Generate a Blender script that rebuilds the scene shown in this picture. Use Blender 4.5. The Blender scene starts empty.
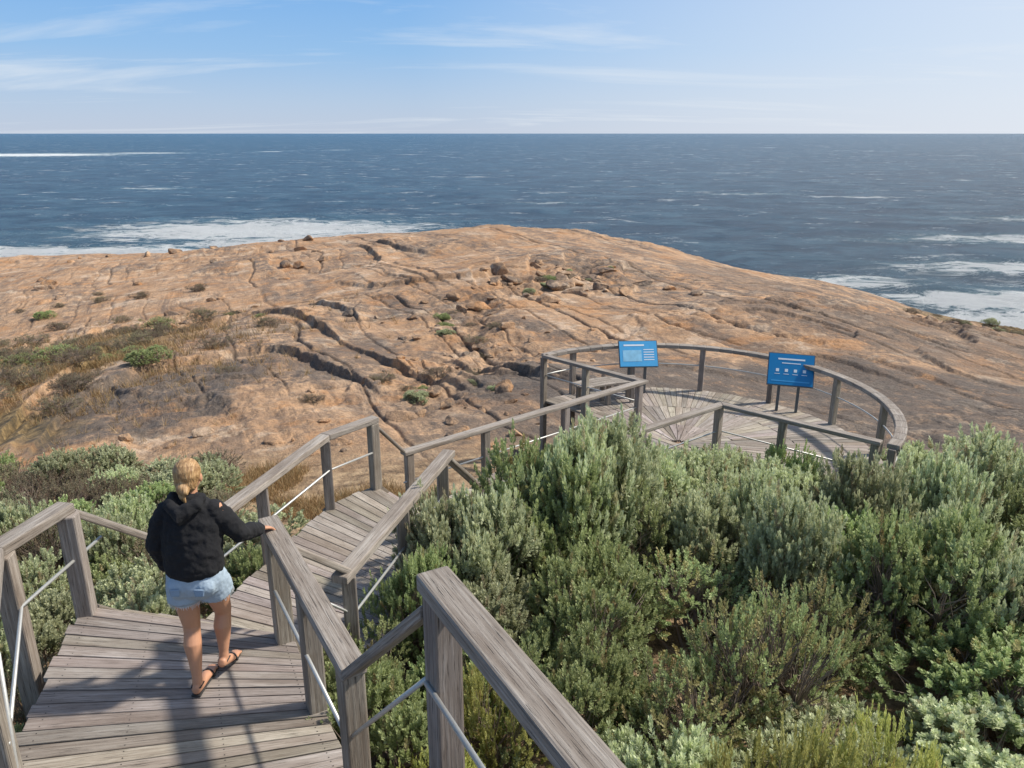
import bpy, math, random
import numpy as np
from mathutils import Vector, Matrix
random.seed(7)
scene=bpy.context.scene
V=Vector
# ---------------------------------------------------------------- helpers
def link(o,parent=None):
    scene.collection.objects.link(o)
    if parent: o.parent=parent
    return o
def empty(name,loc=(0,0,0)):
    e=bpy.data.objects.new(name,None); e.location=loc; return link(e)
def new_mat(name):
    m=bpy.data.materials.new(name); m.use_nodes=True
    nt=m.node_tree; nt.nodes.clear()
    out=nt.nodes.new('ShaderNodeOutputMaterial')
    b=nt.nodes.new('ShaderNodeBsdfPrincipled')
    nt.links.new(b.outputs[0],out.inputs[0])
    return m,nt,b,out
def N(nt,t,**k):
    n=nt.nodes.new(t)
    for a,v in k.items():
        if hasattr(n,a): setattr(n,a,v)
    return n
def L(nt,a,b): nt.links.new(a,b)
def noise(nt,vec,scale,detail=4,rough=0.55,dist=0):
    n=nt.nodes.new('ShaderNodeTexNoise'); n.inputs['Scale'].default_value=scale
    n.inputs['Detail'].default_value=detail; n.inputs['Roughness'].default_value=rough
    n.inputs['Distortion'].default_value=dist
    if vec is not None: L(nt,vec,n.inputs['Vector'])
    return n.outputs['Fac']
def mapping(nt,vec,scale=(1,1,1),rot=(0,0,0),loc=(0,0,0)):
    n=nt.nodes.new('ShaderNodeMapping'); L(nt,vec,n.inputs['Vector'])
    n.inputs['Scale'].default_value=scale; n.inputs['Rotation'].default_value=rot; n.inputs['Location'].default_value=loc
    return n.outputs[0]
def ramp(nt,fac,stops):
    r=nt.nodes.new('ShaderNodeValToRGB'); L(nt,fac,r.inputs[0])
    e=r.color_ramp.elements
    while len(e)<len(stops): e.new(0.5)
    for el,(p,c) in zip(e,stops):
        el.position=p; el.color=(c[0],c[1],c[2],1) if not isinstance(c,(int,float)) else (c,c,c,1)
    return r.outputs[0]
def mix(nt,fac,a,b,mode='MIX'):
    n=nt.nodes.new('ShaderNodeMix'); n.data_type='RGBA'; n.blend_type=mode
    if isinstance(fac,(int,float)): n.inputs[0].default_value=fac
    else: L(nt,fac,n.inputs[0])
    for i,s in ((6,a),(7,b)):
        if isinstance(s,(tuple,list)): n.inputs[i].default_value=(s[0],s[1],s[2],1)
        else: L(nt,s,n.inputs[i])
    return n.outputs[2]
def math_(nt,op,a,b=None,clamp=False):
    n=nt.nodes.new('ShaderNodeMath'); n.operation=op; n.use_clamp=clamp
    for i,s in ((0,a),(1,b)):
        if s is None: continue
        if isinstance(s,(int,float)): n.inputs[i].default_value=s
        else: L(nt,s,n.inputs[i])
    return n.outputs[0]
def attr(nt,name):
    n=nt.nodes.new('ShaderNodeAttribute'); n.attribute_name=name; return n
def bump(nt,h,bsdf,strength=0.5,dist=0.02,normal=None):
    n=nt.nodes.new('ShaderNodeBump'); L(nt,h,n.inputs['Height'])
    n.inputs['Strength'].default_value=strength; n.inputs['Distance'].default_value=dist
    if normal is not None: L(nt,normal,n.inputs['Normal'])
    if bsdf is not None: L(nt,n.outputs[0],bsdf.inputs['Normal'])
    return n.outputs[0]
def simple(name,col,rough=0.6,metal=0,nscale=30,var=0.25,bs=0.2):
    m,nt,b,o=new_mat(name)
    tc=N(nt,'ShaderNodeTexCoord').outputs['Object']
    f=noise(nt,tc,nscale,5)
    c=mix(nt,f,tuple(x*(1-var) for x in col),tuple(min(1,x*(1+var)) for x in col))
    L(nt,c,b.inputs['Base Color']); b.inputs['Roughness'].default_value=rough; b.inputs['Metallic'].default_value=metal
    bump(nt,f,b,bs,0.004)
    return m
# numpy noise
_rng=np.random.RandomState(11)
_tab=_rng.rand(8,256,256)
def vn(x,y,s=0):
    xi=np.floor(x).astype(int); yi=np.floor(y).astype(int); fx=x-xi; fy=y-yi
    fx=fx*fx*fx*(fx*(fx*6-15)+10); fy=fy*fy*fy*(fy*(fy*6-15)+10)
    t=_tab[s%8]; a=t[xi&255,yi&255]; b=t[(xi+1)&255,yi&255]; c=t[xi&255,(yi+1)&255]; d=t[(xi+1)&255,(yi+1)&255]
    return (a*(1-fx)+b*fx)*(1-fy)+(c*(1-fx)+d*fx)*fy
def fbm(x,y,o=4,s=0,g=0.5):
    r=0;a=1;n=0
    for i in range(o):
        r=r+a*vn(x*(2.03**i)+17.3*i,y*(2.03**i)-9.1*i,s+i); n+=a; a*=g
    return r/n*2-1
def sst(a,b,x):
    t=np.clip((x-a)/(b-a),0,1); return t*t*(3-2*t)
# ---------------------------------------------------------------- materials
def wood_mat(name,c1,c2,c3):
    m,nt,b,o=new_mat(name)
    uv=N(nt,'ShaderNodeUVMap').outputs[0]
    g=noise(nt,mapping(nt,uv,(1.6,60,1)),1.0,7,0.68,0.3)
    g2=noise(nt,mapping(nt,uv,(5,200,1)),1.0,4,0.6)
    bl=noise(nt,mapping(nt,uv,(1.3,5,1)),1.0,5,.65)
    col=ramp(nt,g,[(0.25,c1),(0.5,c2),(0.70,c3)])
    col=mix(nt,math_(nt,'MULTIPLY',ramp(nt,bl,[(0.42,0.0),(0.66,1.0)]),0.6),col,(c1[0]*0.85,c1[1]*0.78,c1[2]*0.72))
    ck=ramp(nt,g2,[(0.33,0.15),(0.43,1.0)])
    col=mix(nt,1.0,col,ck,'MULTIPLY')
    a=attr(nt,'Col').outputs['Color']
    col=mix(nt,1.0,col,a,'MULTIPLY')
    L(nt,col,b.inputs['Base Color']); b.inputs['Roughness'].default_value=0.85
    h=math_(nt,'ADD',g,math_(nt,'MULTIPLY',ck,0.6))
    bump(nt,h,b,0.7,0.006)
    return m
M_rail=wood_mat('weathered_rail_timber',(0.16,0.13,0.105),(0.31,0.275,0.24),(0.46,0.43,0.39))
M_deck=wood_mat('weathered_deck_timber',(0.21,0.175,0.145),(0.37,0.33,0.29),(0.50,0.465,0.42))
M_metal=simple('galvanised_steel',(0.52,0.52,0.50),0.45,0.5,60,0.15)

class MB:
    def __init__(s): s.v=[];s.f=[];s.uv=[];s.c=[];s.m=[]
    def quad(s,ids,uvs,c,m=0): s.f.append(ids); s.uv+=uvs; s.c+=[c]*len(ids); s.m.append(m)
    def hexa(s,b,t,axis_len,w,h,tint,m=0):
        i=len(s.v); s.v+=[tuple(p) for p in b]+[tuple(p) for p in t]
        o=random.uniform(0,60); q=random.uniform(0,40); Ln=axis_len
        s.quad([i+4,i+7,i+6,i+5],[(o,q),(o,q+w),(o+Ln,q+w),(o+Ln,q)],tint,m)
        s.quad([i,i+1,i+2,i+3],[(o,q),(o+Ln,q),(o+Ln,q+w),(o,q+w)],tint,m)
        s.quad([i,i+4,i+5,i+1],[(o,q+2),(o,q+2+h),(o+Ln,q+2+h),(o+Ln,q+2)],tint,m)
        s.quad([i+3,i+2,i+6,i+7],[(o,q+4),(o+Ln,q+4),(o+Ln,q+4+h),(o,q+4+h)],tint,m)
        s.quad([i,i+3,i+7,i+4],[(q,o),(q,o+.1),(q+.1,o+.1),(q+.1,o)],tint,m)
        s.quad([i+1,i+5,i+6,i+2],[(q,o),(q,o+.1),(q+.1,o+.1),(q+.1,o)],tint,m)
    def beam(s,p0,p1,w,h,tint=None,up=(0,0,1),m=0):
        p0=V(p0);p1=V(p1);T=(p1-p0);Ln=T.length;T.normalize();u=V(up)
        S=T.cross(u)
        if S.length<1e-3: S=V((1,0,0))
        S.normalize();U=S.cross(T)
        if tint is None:
            k=random.uniform(.78,1.12); tint=(k,k*random.uniform(.95,1.0),k*random.uniform(.89,1.0),1)
        a=-S*w/2;c=S*w/2;d=-U*h/2;e=U*h/2
        s.hexa([p0+a+d,p1+a+d,p1+c+d,p0+c+d],[p0+a+e,p1+a+e,p1+c+e,p0+c+e],Ln,w,h,tint,m)
    def post(s,x,y,z0,z1,w=0.115,ang=0.0):
        s.beam((x,y,z0),(x,y,z1),w,w,up=(math.cos(ang),math.sin(ang),0))
    def rail(s,pts,w=0.14,h=0.06):
        P=[V(p) for p in pts]; n=len(P); offs=[]
        for i in range(n):
            ds=[]
            if i>0: d=P[i]-P[i-1]; ds.append(V((d.x,d.y,0)).normalized())
            if i<n-1: d=P[i+1]-P[i]; ds.append(V((d.x,d.y,0)).normalized())
            if len(ds)==2:
                nn=[V((d.y,-d.x,0)) for d in ds]; b=(nn[0]+nn[1]).normalized(); k=1/max(.35,b.dot(nn[0])); offs.append(b*k)
            else: offs.append(V((ds[0].y,-ds[0].x,0)))
        for i in range(n-1):
            k=random.uniform(.88,1.12); t=(k,k*.98,k*.96,1)
            a,b=P[i],P[i+1]; oa=offs[i]*w/2; ob=offs[i+1]*w/2; dn=V((0,0,-h))
            s.hexa([a-oa+dn,b-ob+dn,b+ob+dn,a+oa+dn],[a-oa,b-ob,b+ob,a+oa],(b-a).length,w,h,t)
    def board(s,a,b,c,d,th,dz=0,m=0):
        k=random.uniform(.68,1.16); t=(k,k*random.uniform(.93,1),k*random.uniform(.86,1),1)
        top=[V(p)+V((0,0,dz)) for p in (a,b,c,d)]; bot=[p-V((0,0,th)) for p in top]
        s.hexa(bot,top,(top[1]-top[0]).length,(top[3]-top[0]).length,th,t,m)
    def tube(s,pts,r,seg=8,m=0,tint=(1,1,1,1)):
        P=[V(p) for p in pts]; n=len(P); base=len(s.v)
        for i in range(n):
            T=(P[min(i+1,n-1)]-P[max(i-1,0)]).normalized(); S=T.cross(V((0,0,1)))
            if S.length<1e-3: S=V((1,0,0))
            S.normalize();U=S.cross(T)
            for j in range(seg):
                a=2*math.pi*j/seg; s.v.append(tuple(P[i]+S*math.cos(a)*r+U*math.sin(a)*r))
        for i in range(n-1):
            for j in range(seg):
                k=(j+1)%seg; ids=[base+i*seg+j,base+i*seg+k,base+(i+1)*seg+k,base+(i+1)*seg+j]
                s.quad(ids,[(0,0)]*4,tint,m)
        s.quad([base+j for j in range(seg)][::-1],[(0,0)]*seg,tint,m)
        s.quad([base+(n-1)*seg+j for j in range(seg)],[(0,0)]*seg,tint,m)
    def obj(s,name,mats,parent=None,bevel=0.004,smooth=False):
        me=bpy.data.meshes.new(name); me.from_pydata(s.v,[],s.f)
        uv=me.uv_layers.new(name='UVMap'); uv.data.foreach_set('uv',np.array(s.uv,dtype=np.float32).ravel())
        ca=me.color_attributes.new('Col','FLOAT_COLOR','CORNER'); ca.data.foreach_set('color',np.array(s.c,dtype=np.float32).ravel())
        me.polygons.foreach_set('material_index',s.m)
        for m in mats: me.materials.append(m)
        o=bpy.data.objects.new(name,me); link(o,parent)
        if bevel:
            b=o.modifiers.new('bevel','BEVEL'); b.width=bevel; b.segments=2; b.limit_method='ANGLE'
        return o
# ---------------------------------------------------------------- deck geometry (metres, camera eye at z=0)
def resample(pl,n):
    P=[V(p) for p in pl]; d=[0]
    for a,b in zip(P,P[1:]): d.append(d[-1]+(b-a).length)
    out=[]
    for i in range(n+1):
        t=d[-1]*i/n; k=0
        while k<len(P)-2 and d[k+1]<t: k+=1
        f=(t-d[k])/max(1e-6,d[k+1]-d[k]); out.append(P[k].lerp(P[k+1],f))
    return out
def plen(pl): return sum((V(b)-V(a)).length for a,b in zip(pl,pl[1:]))
screws=[]
def deck(mb,Ln,Rn,z,w=0.115,gap=0.009,th=0.04,joist=True,over=0.05):
    Ln=[(x,y,z) for x,y in Ln]; Rn=[(x,y,z) for x,y in Rn]
    n=max(2,int(round(max(plen(Ln),plen(Rn))/w)))
    A=resample(Ln,n);B=resample(Rn,n)
    for i in range(n):
        a,d=A[i],A[i+1]; b,c=B[i],B[i+1]
        dr=(b-a).normalized(); ja=random.uniform(-.5,1)*.03; jb=random.uniform(-.5,1)*.03
        g1=(d-a).normalized()*gap/2*random.uniform(.6,1.3); g2=(c-b).normalized()*gap/2*random.uniform(.6,1.3)
        dz=random.uniform(-.003,.003)
        mb.board(a+g1-dr*(over+ja),b+g2+dr*(over+jb),c-g2+dr*(over+jb),d-g1-dr*(over+ja),th,dz)
        if over:
            for f in (.03,.34,.66,.97):
                for e in (.25,.75):
                    screws.append(a.lerp(b,f).lerp(d.lerp(c,f),e)+V((0,0,dz)))
    if joist:
        for pl in (Ln,Rn):
            for a,b in zip(pl,pl[1:]):
                mb.beam(V(a)-V((0,0,.135)),V(b)-V((0,0,.135)),.05,.18,tint=(.6,.57,.52,1))
def stairs(mb,T0,T1,B0,B1,zt,zb,n):
    T0,T1,B0,B1=[V((p[0],p[1],0)) for p in (T0,T1,B0,B1)]
    for i in range(n-1):
        z=zt-(zt-zb)*(i+1)/n
        for j in range(2):
            f0=(i+j*.5)/(n-1); f1=(i+j*.5+.5)/(n-1)+ (0.03 if j else -0.02)
            a=T0.lerp(B0,f0);b=T1.lerp(B1,f0);c=T1.lerp(B1,f1);d=T0.lerp(B0,f1)
            for q in (a,b,c,d): q.z=z
            mb.board(a,b,c,d,.045,random.uniform(-.002,.002))
    for e0,e1 in ((T0,B0),(T1,B1)):
        a=V((e0.x,e0.y,zt-.12)); b=V((e1.x,e1.y,zb-.1)); mb.beam(a,b,.05,.24,tint=(.6,.57,.52,1))
ZA,ZB,ZC,ZU=-3.47,-4.20,-4.82,-2.62
AL=[(-3.28,5.12),(-3.12,4.5),(-2.93,3.74),(-2.72,2.95),(-2.3,2.1)]
AR=[(-1.63,4.77),(-1.3,4.1),(-1.02,3.62),(-.82,3.30),(-.62,3.02)]
BL=[(-2.82,5.75),(-2.14,8.19),(-1.68,8.76)]
BR=[(-1.31,5.30),(-.72,7.61)]
WL=[(-1.39,9.26),(2.19,12.24)]
WR=[(-.45,8.30),(3.20,11.09)]
CEN=V((2.65,11.45,0)); RAD=3.13
boardwalk=empty('boardwalk')
mb=MB()
deck(mb,AL,AR,ZA,w=.125)
deck(mb,BL,BR,ZB,w=.12)
deck(mb,WL,WR,ZC,w=.12)
deck(mb,[(-1.55,1.75),(-.35,-.3)],[(-.12,2.42),(1.06,.45)],ZU,w=.12)
stairs(mb,AL[0],AR[0],BL[0],BR[0],ZA,ZB,4)
stairs(mb,BL[-1],BR[-1],WL[0],WR[0],ZB,ZC,4)
stairs(mb,(-1.55,1.75),(-.12,2.42),(-2.3,2.1),(-.62,3.02),ZU,ZA,4)
mb.obj('decking',[M_deck],boardwalk,.004)
sm=MB()
for p in screws:
    r=.0045; sm.quad([len(sm.v)+k for k in range(6)],[(0,0)]*6,(1,1,1,1)); sm.v+=[(p.x+r*math.cos(k*1.047),p.y+r*math.sin(k*1.047),p.z+.0015) for k in range(6)]
sm.obj('screw_heads',[simple('screw_steel',(.06,.05,.045),.5,.6)],boardwalk,0)
# platform with radiating boards
plat=empty('viewing_platform')
mb=MB()
c0=V((2.72,11.68,0)); a0,a1=math.radians(-40),math.radians(131)
def arcpt(r,a,cc=CEN): return (cc.x+r*math.cos(a),cc.y+r*math.sin(a))
def blend(f,a):
    p=V((*arcpt(RAD,a),0)); return c0.lerp(p,f)
for (f0,f1,n) in ((.05,.30,20),(.305,.62,40),(.625,1.0,72)):
    inner=[tuple(blend(f0,a0+(a1-a0)*i/60))[:2] for i in range(61)]
    outer=[tuple(blend(f1,a0+(a1-a0)*i/60))[:2] for i in range(61)]
    w=plen([(x,y,0) for x,y in outer])/n
    deck(mb,inner,outer,ZC-.006,w=w,gap=.008,joist=False,over=0)
rim=[(*arcpt(RAD,a0+(a1-a0)*i/40),ZC-.15) for i in range(41)]
for a,b in zip(rim,rim[1:]): mb.beam(a,b,.05,.2,tint=(.6,.57,.52,1))
mb.obj('radial_decking',[M_deck],plat,.003)
# railings
def rail_object(name,tops,posts,rods,zb,parent=None,rodr=.0125):
    e=empty(name)
    m=MB()
    for t in tops: m.rail(*t) if isinstance(t,tuple) else m.rail(t)
    for p in posts:
        m.post(*p)
    o=m.obj('timber_rails_and_posts',[M_rail],e,.012)
    m=MB()
    for r in rods: m.tube(r,rodr,8)
    if rods:
        o=m.obj('steel_rod',[M_metal],e,0)
        for p in o.data.polygons: p.use_smooth=True
    return e
def dropz(pts,d): return [(p[0],p[1],p[2]-d) for p in pts]
aA=math.radians(-60)
r1=[(-1.72,4.86,-2.56),(-.80,3.26,-2.56)]
rs=[(-.83,3.30,-2.60),(-.33,2.76,-1.84)]
r2=[(-.33,2.77,-1.70),(1.02,.33,-1.70)]
rail_object('handrail',[(r1,.14,.075),(rs,.13,.07),(r2,.145,.08)],
   [(-1.64,4.72,-4.4,-2.63,.125,aA),(-1.24,4.02,-4.4,-2.63,.115,aA),(-.84,3.33,-4.4,-2.62,.125,aA),
    (-.285,2.69,-4.2,-1.775,.125,aA),(.46,1.34,-4.2,-1.775,.125,aA)],
   [dropz([(-1.68,4.7,-2.56),(-.88,3.3,-2.56)],.47),[(-.86,3.3,-3.05),(-.36,2.72,-2.2)],dropz([(-.36,2.68,-1.7),(.94,.32,-1.7)],.49)],0)
rail_object('handrail',[([(-1.63,4.84,-2.74),(-1.30,5.32,-3.25)],.12,.07),([(-1.34,5.20,-3.26),(-.68,7.72,-3.26)],.14,.07),([(-.70,7.66,-3.31),(-.43,8.32,-3.93)],.12,.06)],
   [(-1.30,5.34,-5.2,-3.33,.115,.25),(-1.02,6.45,-5.4,-3.33,.115,.25),(-.74,7.5,-5.6,-3.33,.115,.25),],
   [[(-1.63,4.84,-3.1),(-1.28,5.34,-3.70),(-.70,7.6,-3.70)]],0)
rail_object('handrail',[([(-3.27,5.10,-2.57),(-3.40,4.44,-2.57),(-2.62,3.1,-2.57)],.14,.075),([(-3.25,5.12,-2.63),(-2.85,5.72,-3.25)],.12,.07),
    ([(-2.86,5.6,-3.27),(-2.14,8.19,-3.27),(-1.66,8.78,-3.27)],.14,.07),([(-1.68,8.78,-3.36),(-1.39,9.24,-3.93)],.07,.05)],
   [(-3.24,5.04,-4.5,-2.64,.125,.2),(-3.36,4.47,-4.5,-2.64,.125,.2),(-2.66,3.22,-4.5,-2.2,.12,.2),(-2.84,5.74,-5.2,-3.34,.115,.25),(-2.50,6.98,-5.4,-3.34,.115,.25),
    (-2.14,8.17,-5.6,-3.34,.115,.25),(-1.69,8.72,-5.6,-3.34,.115,.8)],
   [[(-3.18,5.3,-2.97),(-3.30,4.46,-3.03),(-2.6,3.2,-3.0)],[(-2.8,5.72,-3.70),(-2.1,8.15,-3.70),(-1.69,8.66,-3.70)],[(-2.60,3.28,-2.5),(-2.62,3.16,-4.0)]],0)
arc=[(*arcpt(RAD,a0+(a1-a0)*i/36),-3.92) for i in range(37)]
wl=[(-1.42,9.22,-3.92),(2.19,12.24,-3.92)]
posts=[]
def along(a,b,fs,zt,zb,ang,w=.105):
    for f in fs: posts.append((a[0]+(b[0]-a[0])*f,a[1]+(b[1]-a[1])*f,zb,zt,w,ang))
along(wl[0],wl[1],(.02,.29,.62,.98),-3.98,-6.6,.64)
wr=[(-.45,8.30,-3.92),(3.20,11.09,-3.92),(4.95,9.56,-3.92)]
along(wr[0],wr[1],(.02,.33,.62,.99),-3.98,-6.6,.64)
along(wr[1],wr[2],(.42,.97),-3.98,-6.6,-.72)
for k in (.0,.075,.21,.355,.50,.645,.79,.925,1.0):
    a=a0+(a1-a0)*k; x,y=arcpt(RAD,a); posts.append((x,y,-6.9,-3.98,.10,a))
x,y=arcpt(RAD,a1); along((2.19,12.24),(x,y),(.55,),-3.98,-6.6,-.72)
rail_object('handrail',[(wl+[(*arcpt(RAD,a1),-3.92)],.13,.06),(wr,.13,.06),(arc,.16,.07)],posts,
   [dropz(wl,.45),dropz([wl[1],(*arcpt(RAD,a1),-3.92)],.4),dropz(wr,.45),dropz(arc,.40)],0)
bn=empty('bench'); m=MB()
for k in range(4):
    o=.11*k
    pts=[(*arcpt(RAD-.55-o,math.radians(a)),ZC+.43) for a in range(97,129,6)]
    m.rail(pts,.1,.035)
for a in (100,112,124):
    for rr in (.6,.85):
        x,y=arcpt(RAD-rr,math.radians(a)); m.post(x,y,ZC,ZC+.395,.07,math.radians(a))
m.obj('bench_slats',[M_rail],bn,.004)
# signs
M_blue=simple('sign_blue',(0.01,0.20,0.44),.35,0,12,.12,.02)
M_lblue=simple('sign_light_blue',(0.07,0.36,0.66),.35,0,12,.15,.02)
M_white=simple('sign_white',(0.78,0.80,0.80),.4,0,12,.03,.02)
M_dsteel=simple('sign_post_steel',(0.12,0.14,0.16),.45,.5)
def sign(loc,yaw,tilt,w,h,kind):
    e=empty('information_sign',loc); e.rotation_euler=(0,0,yaw)
    def box(nm,cx,cy,sx,sy,th,lift,mat):
        m=MB(); m.hexa([V((cx-sx/2,cy-sy/2,lift)),V((cx+sx/2,cy-sy/2,lift)),V((cx+sx/2,cy+sy/2,lift)),V((cx-sx/2,cy+sy/2,lift))][::1],
                       [V((cx-sx/2,cy-sy/2,lift+th)),V((cx+sx/2,cy-sy/2,lift+th)),V((cx+sx/2,cy+sy/2,lift+th)),V((cx-sx/2,cy+sy/2,lift+th))],sx,sy,th,(1,1,1,1))
        o=m.obj(nm,[mat],e,0); 
        o.rotation_euler=(tilt,0,0); o.location=(0,0,.80); 
        return o
    box('frame',0,0,w+.03,h+.03,.03,-.032,M_dsteel)
    box('panel',0,0,w,h,.008,0,M_lblue if kind==1 else M_blue)
    z=.009
    if kind==1:
        box('title',-.08,h*.34,w*.55,.03,.002,z,M_white)
        box('map',-.12,-.04,w*.5,h*.45,.002,z,simple('map_pale',(0.25,0.52,0.70),.4,0,9,.35))
        for k in range(5): box('text_line',.2,.08-.05*k,w*.28,.016,.002,z,M_white)
    else:
        box('title',0,h*.33,w*.6,.03,.002,z,M_white)
        box('heading',0,h*.20,w*.42,.016,.002,z,M_white)
        for k in range(4): 
            box('pictogram',-w*.3+k*w*.2,-.02,w*.07,.055,.002,z,M_white)
            box('caption',-w*.3+k*w*.2,-.09,w*.12,.010,.002,z,M_white)
        box('footer',0,-h*.38,w*.85,.02,.002,z,M_lblue)
    m=MB()
    for s in (-1,1): m.beam((s*w*.22,.05,0),(s*w*.22,.05,.80),.05,.05,up=(0,1,0))
    m.obj('legs',[M_dsteel],e,.004)
sign((2.42,14.20,ZC),math.radians(3),math.radians(58),.72,.50,1)
sign((4.98,13.15,ZC),math.radians(-17),math.radians(56),.76,.58,2)

# ---------------------------------------------------------------- terrain
YK=np.array([0,5,10,15,20,26,36,46,56,70,80,100,125,160,260.])
TK=np.array([-1.2,-.66,-.4,-.2,0,.2,.4,.52,.68,1.2])
ZK=np.array([
[-4,-4.6,-5.7,-6.8,-7.9,-9.2,-11.2,-13,-14.5,-16,-17,-19,-23,-30,-45],
[-4,-4.6,-5.7,-6.7,-7.6,-8.6,-9.9,-11.2,-12.2,-13.2,-13.8,-15,-20.5,-36,-50],
[-3.9,-4.5,-5.6,-6.5,-7.3,-8.0,-9.0,-9.8,-10.3,-11,-11.6,-13.7,-23.5,-38,-50],
[-3.9,-4.4,-5.5,-6.3,-6.9,-7.6,-8.4,-8.8,-9.1,-9.4,-9.9,-12,-24,-40,-50],
[-3.9,-4.4,-5.5,-6.2,-6.6,-7.3,-7.6,-7.75,-7.85,-8.0,-8.6,-14,-25,-40,-50],
[-3.9,-4.4,-5.5,-6.3,-6.9,-7.3,-7.8,-8.2,-8.6,-9.5,-11.0,-17,-27,-40,-50],
[-3.9,-4.4,-5.5,-6.4,-7.2,-7.6,-8.2,-8.9,-10.1,-14,-18,-26,-34,-45,-50],
[-3.9,-4.4,-5.5,-6.4,-7.2,-7.8,-8.6,-9.8,-12.3,-18,-22,-28,-34,-45,-50],
[-3.9,-4.4,-5.5,-6.4,-7.3,-8.2,-9.6,-11.5,-15,-21,-24,-30,-36,-45,-50],
[-4,-4.6,-5.7,-6.8,-8,-9.4,-13,-17,-21,-25,-28,-33,-38,-45,-50]])
phi=np.linspace(-1.0,1.0,161); lr=np.linspace(math.log(.3),math.log(300),360)
tab=np.zeros((161,360))
for i,p in enumerate(phi):
    t=np.clip(math.tan(p),-1.2,1.2); pc=math.atan(t)
    col=np.array([np.interp(t,TK,ZK[:,k]) for k in range(len(YK))])
    tab[i]=np.interp(np.exp(lr)*math.cos(pc),YK,col)
def blur(a,n,ax):
    k=np.hanning(n+2)[1:-1]; k/=k.sum()
    ap=np.apply_along_axis(lambda m: np.convolve(np.pad(m,n//2,mode='edge'),k,'valid'),ax,a); return ap
tab=blur(blur(tab,17,0),19,1)
JD=np.array([-.38,.925])
GY=[15,20,27,36,45,60]; GX=[-2.5,-2.2,-.8,-2.5,3,9]
def masks(x,y):
    r=np.hypot(x,y)
    rock=sst(13,16.5,r+1.5*fbm(x/3,y/3,3,3)-1.5*sst(0,-8,x))
    q=((x+19)/5.0)**2+((y-29)/8.0)**2
    veg=sst(1.25,.6,q+.6*fbm(x/4,y/4,4,2))
    q2=((x+15.5)/5.5)**2+((y-17.5)/3.5)**2
    veg=np.maximum(veg,sst(1.2,.6,q2+.6*fbm(x/3,y/3,4,5)))
    q3=((x-36)/9)**2+((y-50)/7)**2
    veg=np.maximum(veg,.9*sst(1.2,.5,q3+.6*fbm(x/4,y/4,4,6)))
    gx=np.interp(y,GY,GX)
    gul=np.exp(-((x-gx)/1.9)**2)*sst(16,20,y)*sst(58,44,y)
    gul=np.maximum(gul,.7*np.exp(-((x-4)/4.)**2-((y-43)/3.)**2))
    u=x*JD[1]-y*JD[0]; w=x*JD[0]+y*JD[1]
    dk=.85*sst(.0,.34,fbm(u/2.6,w/16,5,1,.6)+.24*sst(-2,16,x)-.16*sst(6,-4,x))
    dk=np.maximum(dk,.85*sst(.10,.40,fbm(x/6,y/8,5,3,.62)))
    big=1.0*sst(1.6,1.1,((x+10.3)/2.8)**2+((y-21.5)/4.2)**2+.9*fbm(x/1.5,y/1.5,4,7))
    big=np.maximum(big,sst(1.5,.8,((x-9)/11)**2+((y-18.5)/5.0)**2+.9*fbm(x/3,y/3,4,4)))
    big=np.maximum(big,.8*sst(1.3,.8,((x+5.5)/1.8)**2+((y-26)/4)**2+1.1*fbm(x/2,y/2,4,2)))
    big=np.maximum(big,.7*sst(1.4,.5,((x-20)/10)**2+((y-33)/8)**2+1.3*fbm(u/3,w/12,4,2)))
    big=np.maximum(big,.6*sst(1.4,.5,((x-14)/4)**2+((y-50)/8)**2+1.3*fbm(u/3,w/12,4,5)))
    return rock,veg,gul,dk,big
def joints(x,y):
    u=x*JD[1]-y*JD[0]; w=x*JD[0]+y*JD[1]; wob=fbm(x/14,y/14,3,5)+.08*fbm(x/1.5,y/1.5,3,2)
    g=0
    for (sp,dep,wd,o) in ((5.3,1.,.014,7),(2.3,.6,.020,3)):
        s=(u+wob*1.6)/sp+.2; s=np.abs(s-np.round(s)); on=sst(-.02,.15,fbm(u/6,w/16,3,o)+.08*sst(0,10,x))
        g=np.maximum(g,on*dep*np.exp(-(s/wd)**2))
    s=(w+wob*4+u*.3)/12.0; s=np.abs(s-np.round(s)); g=np.maximum(g,np.exp(-(s/.010)**2)*sst(.0,.2,fbm(x/9,y/9,2,4)))
    return g
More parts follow.
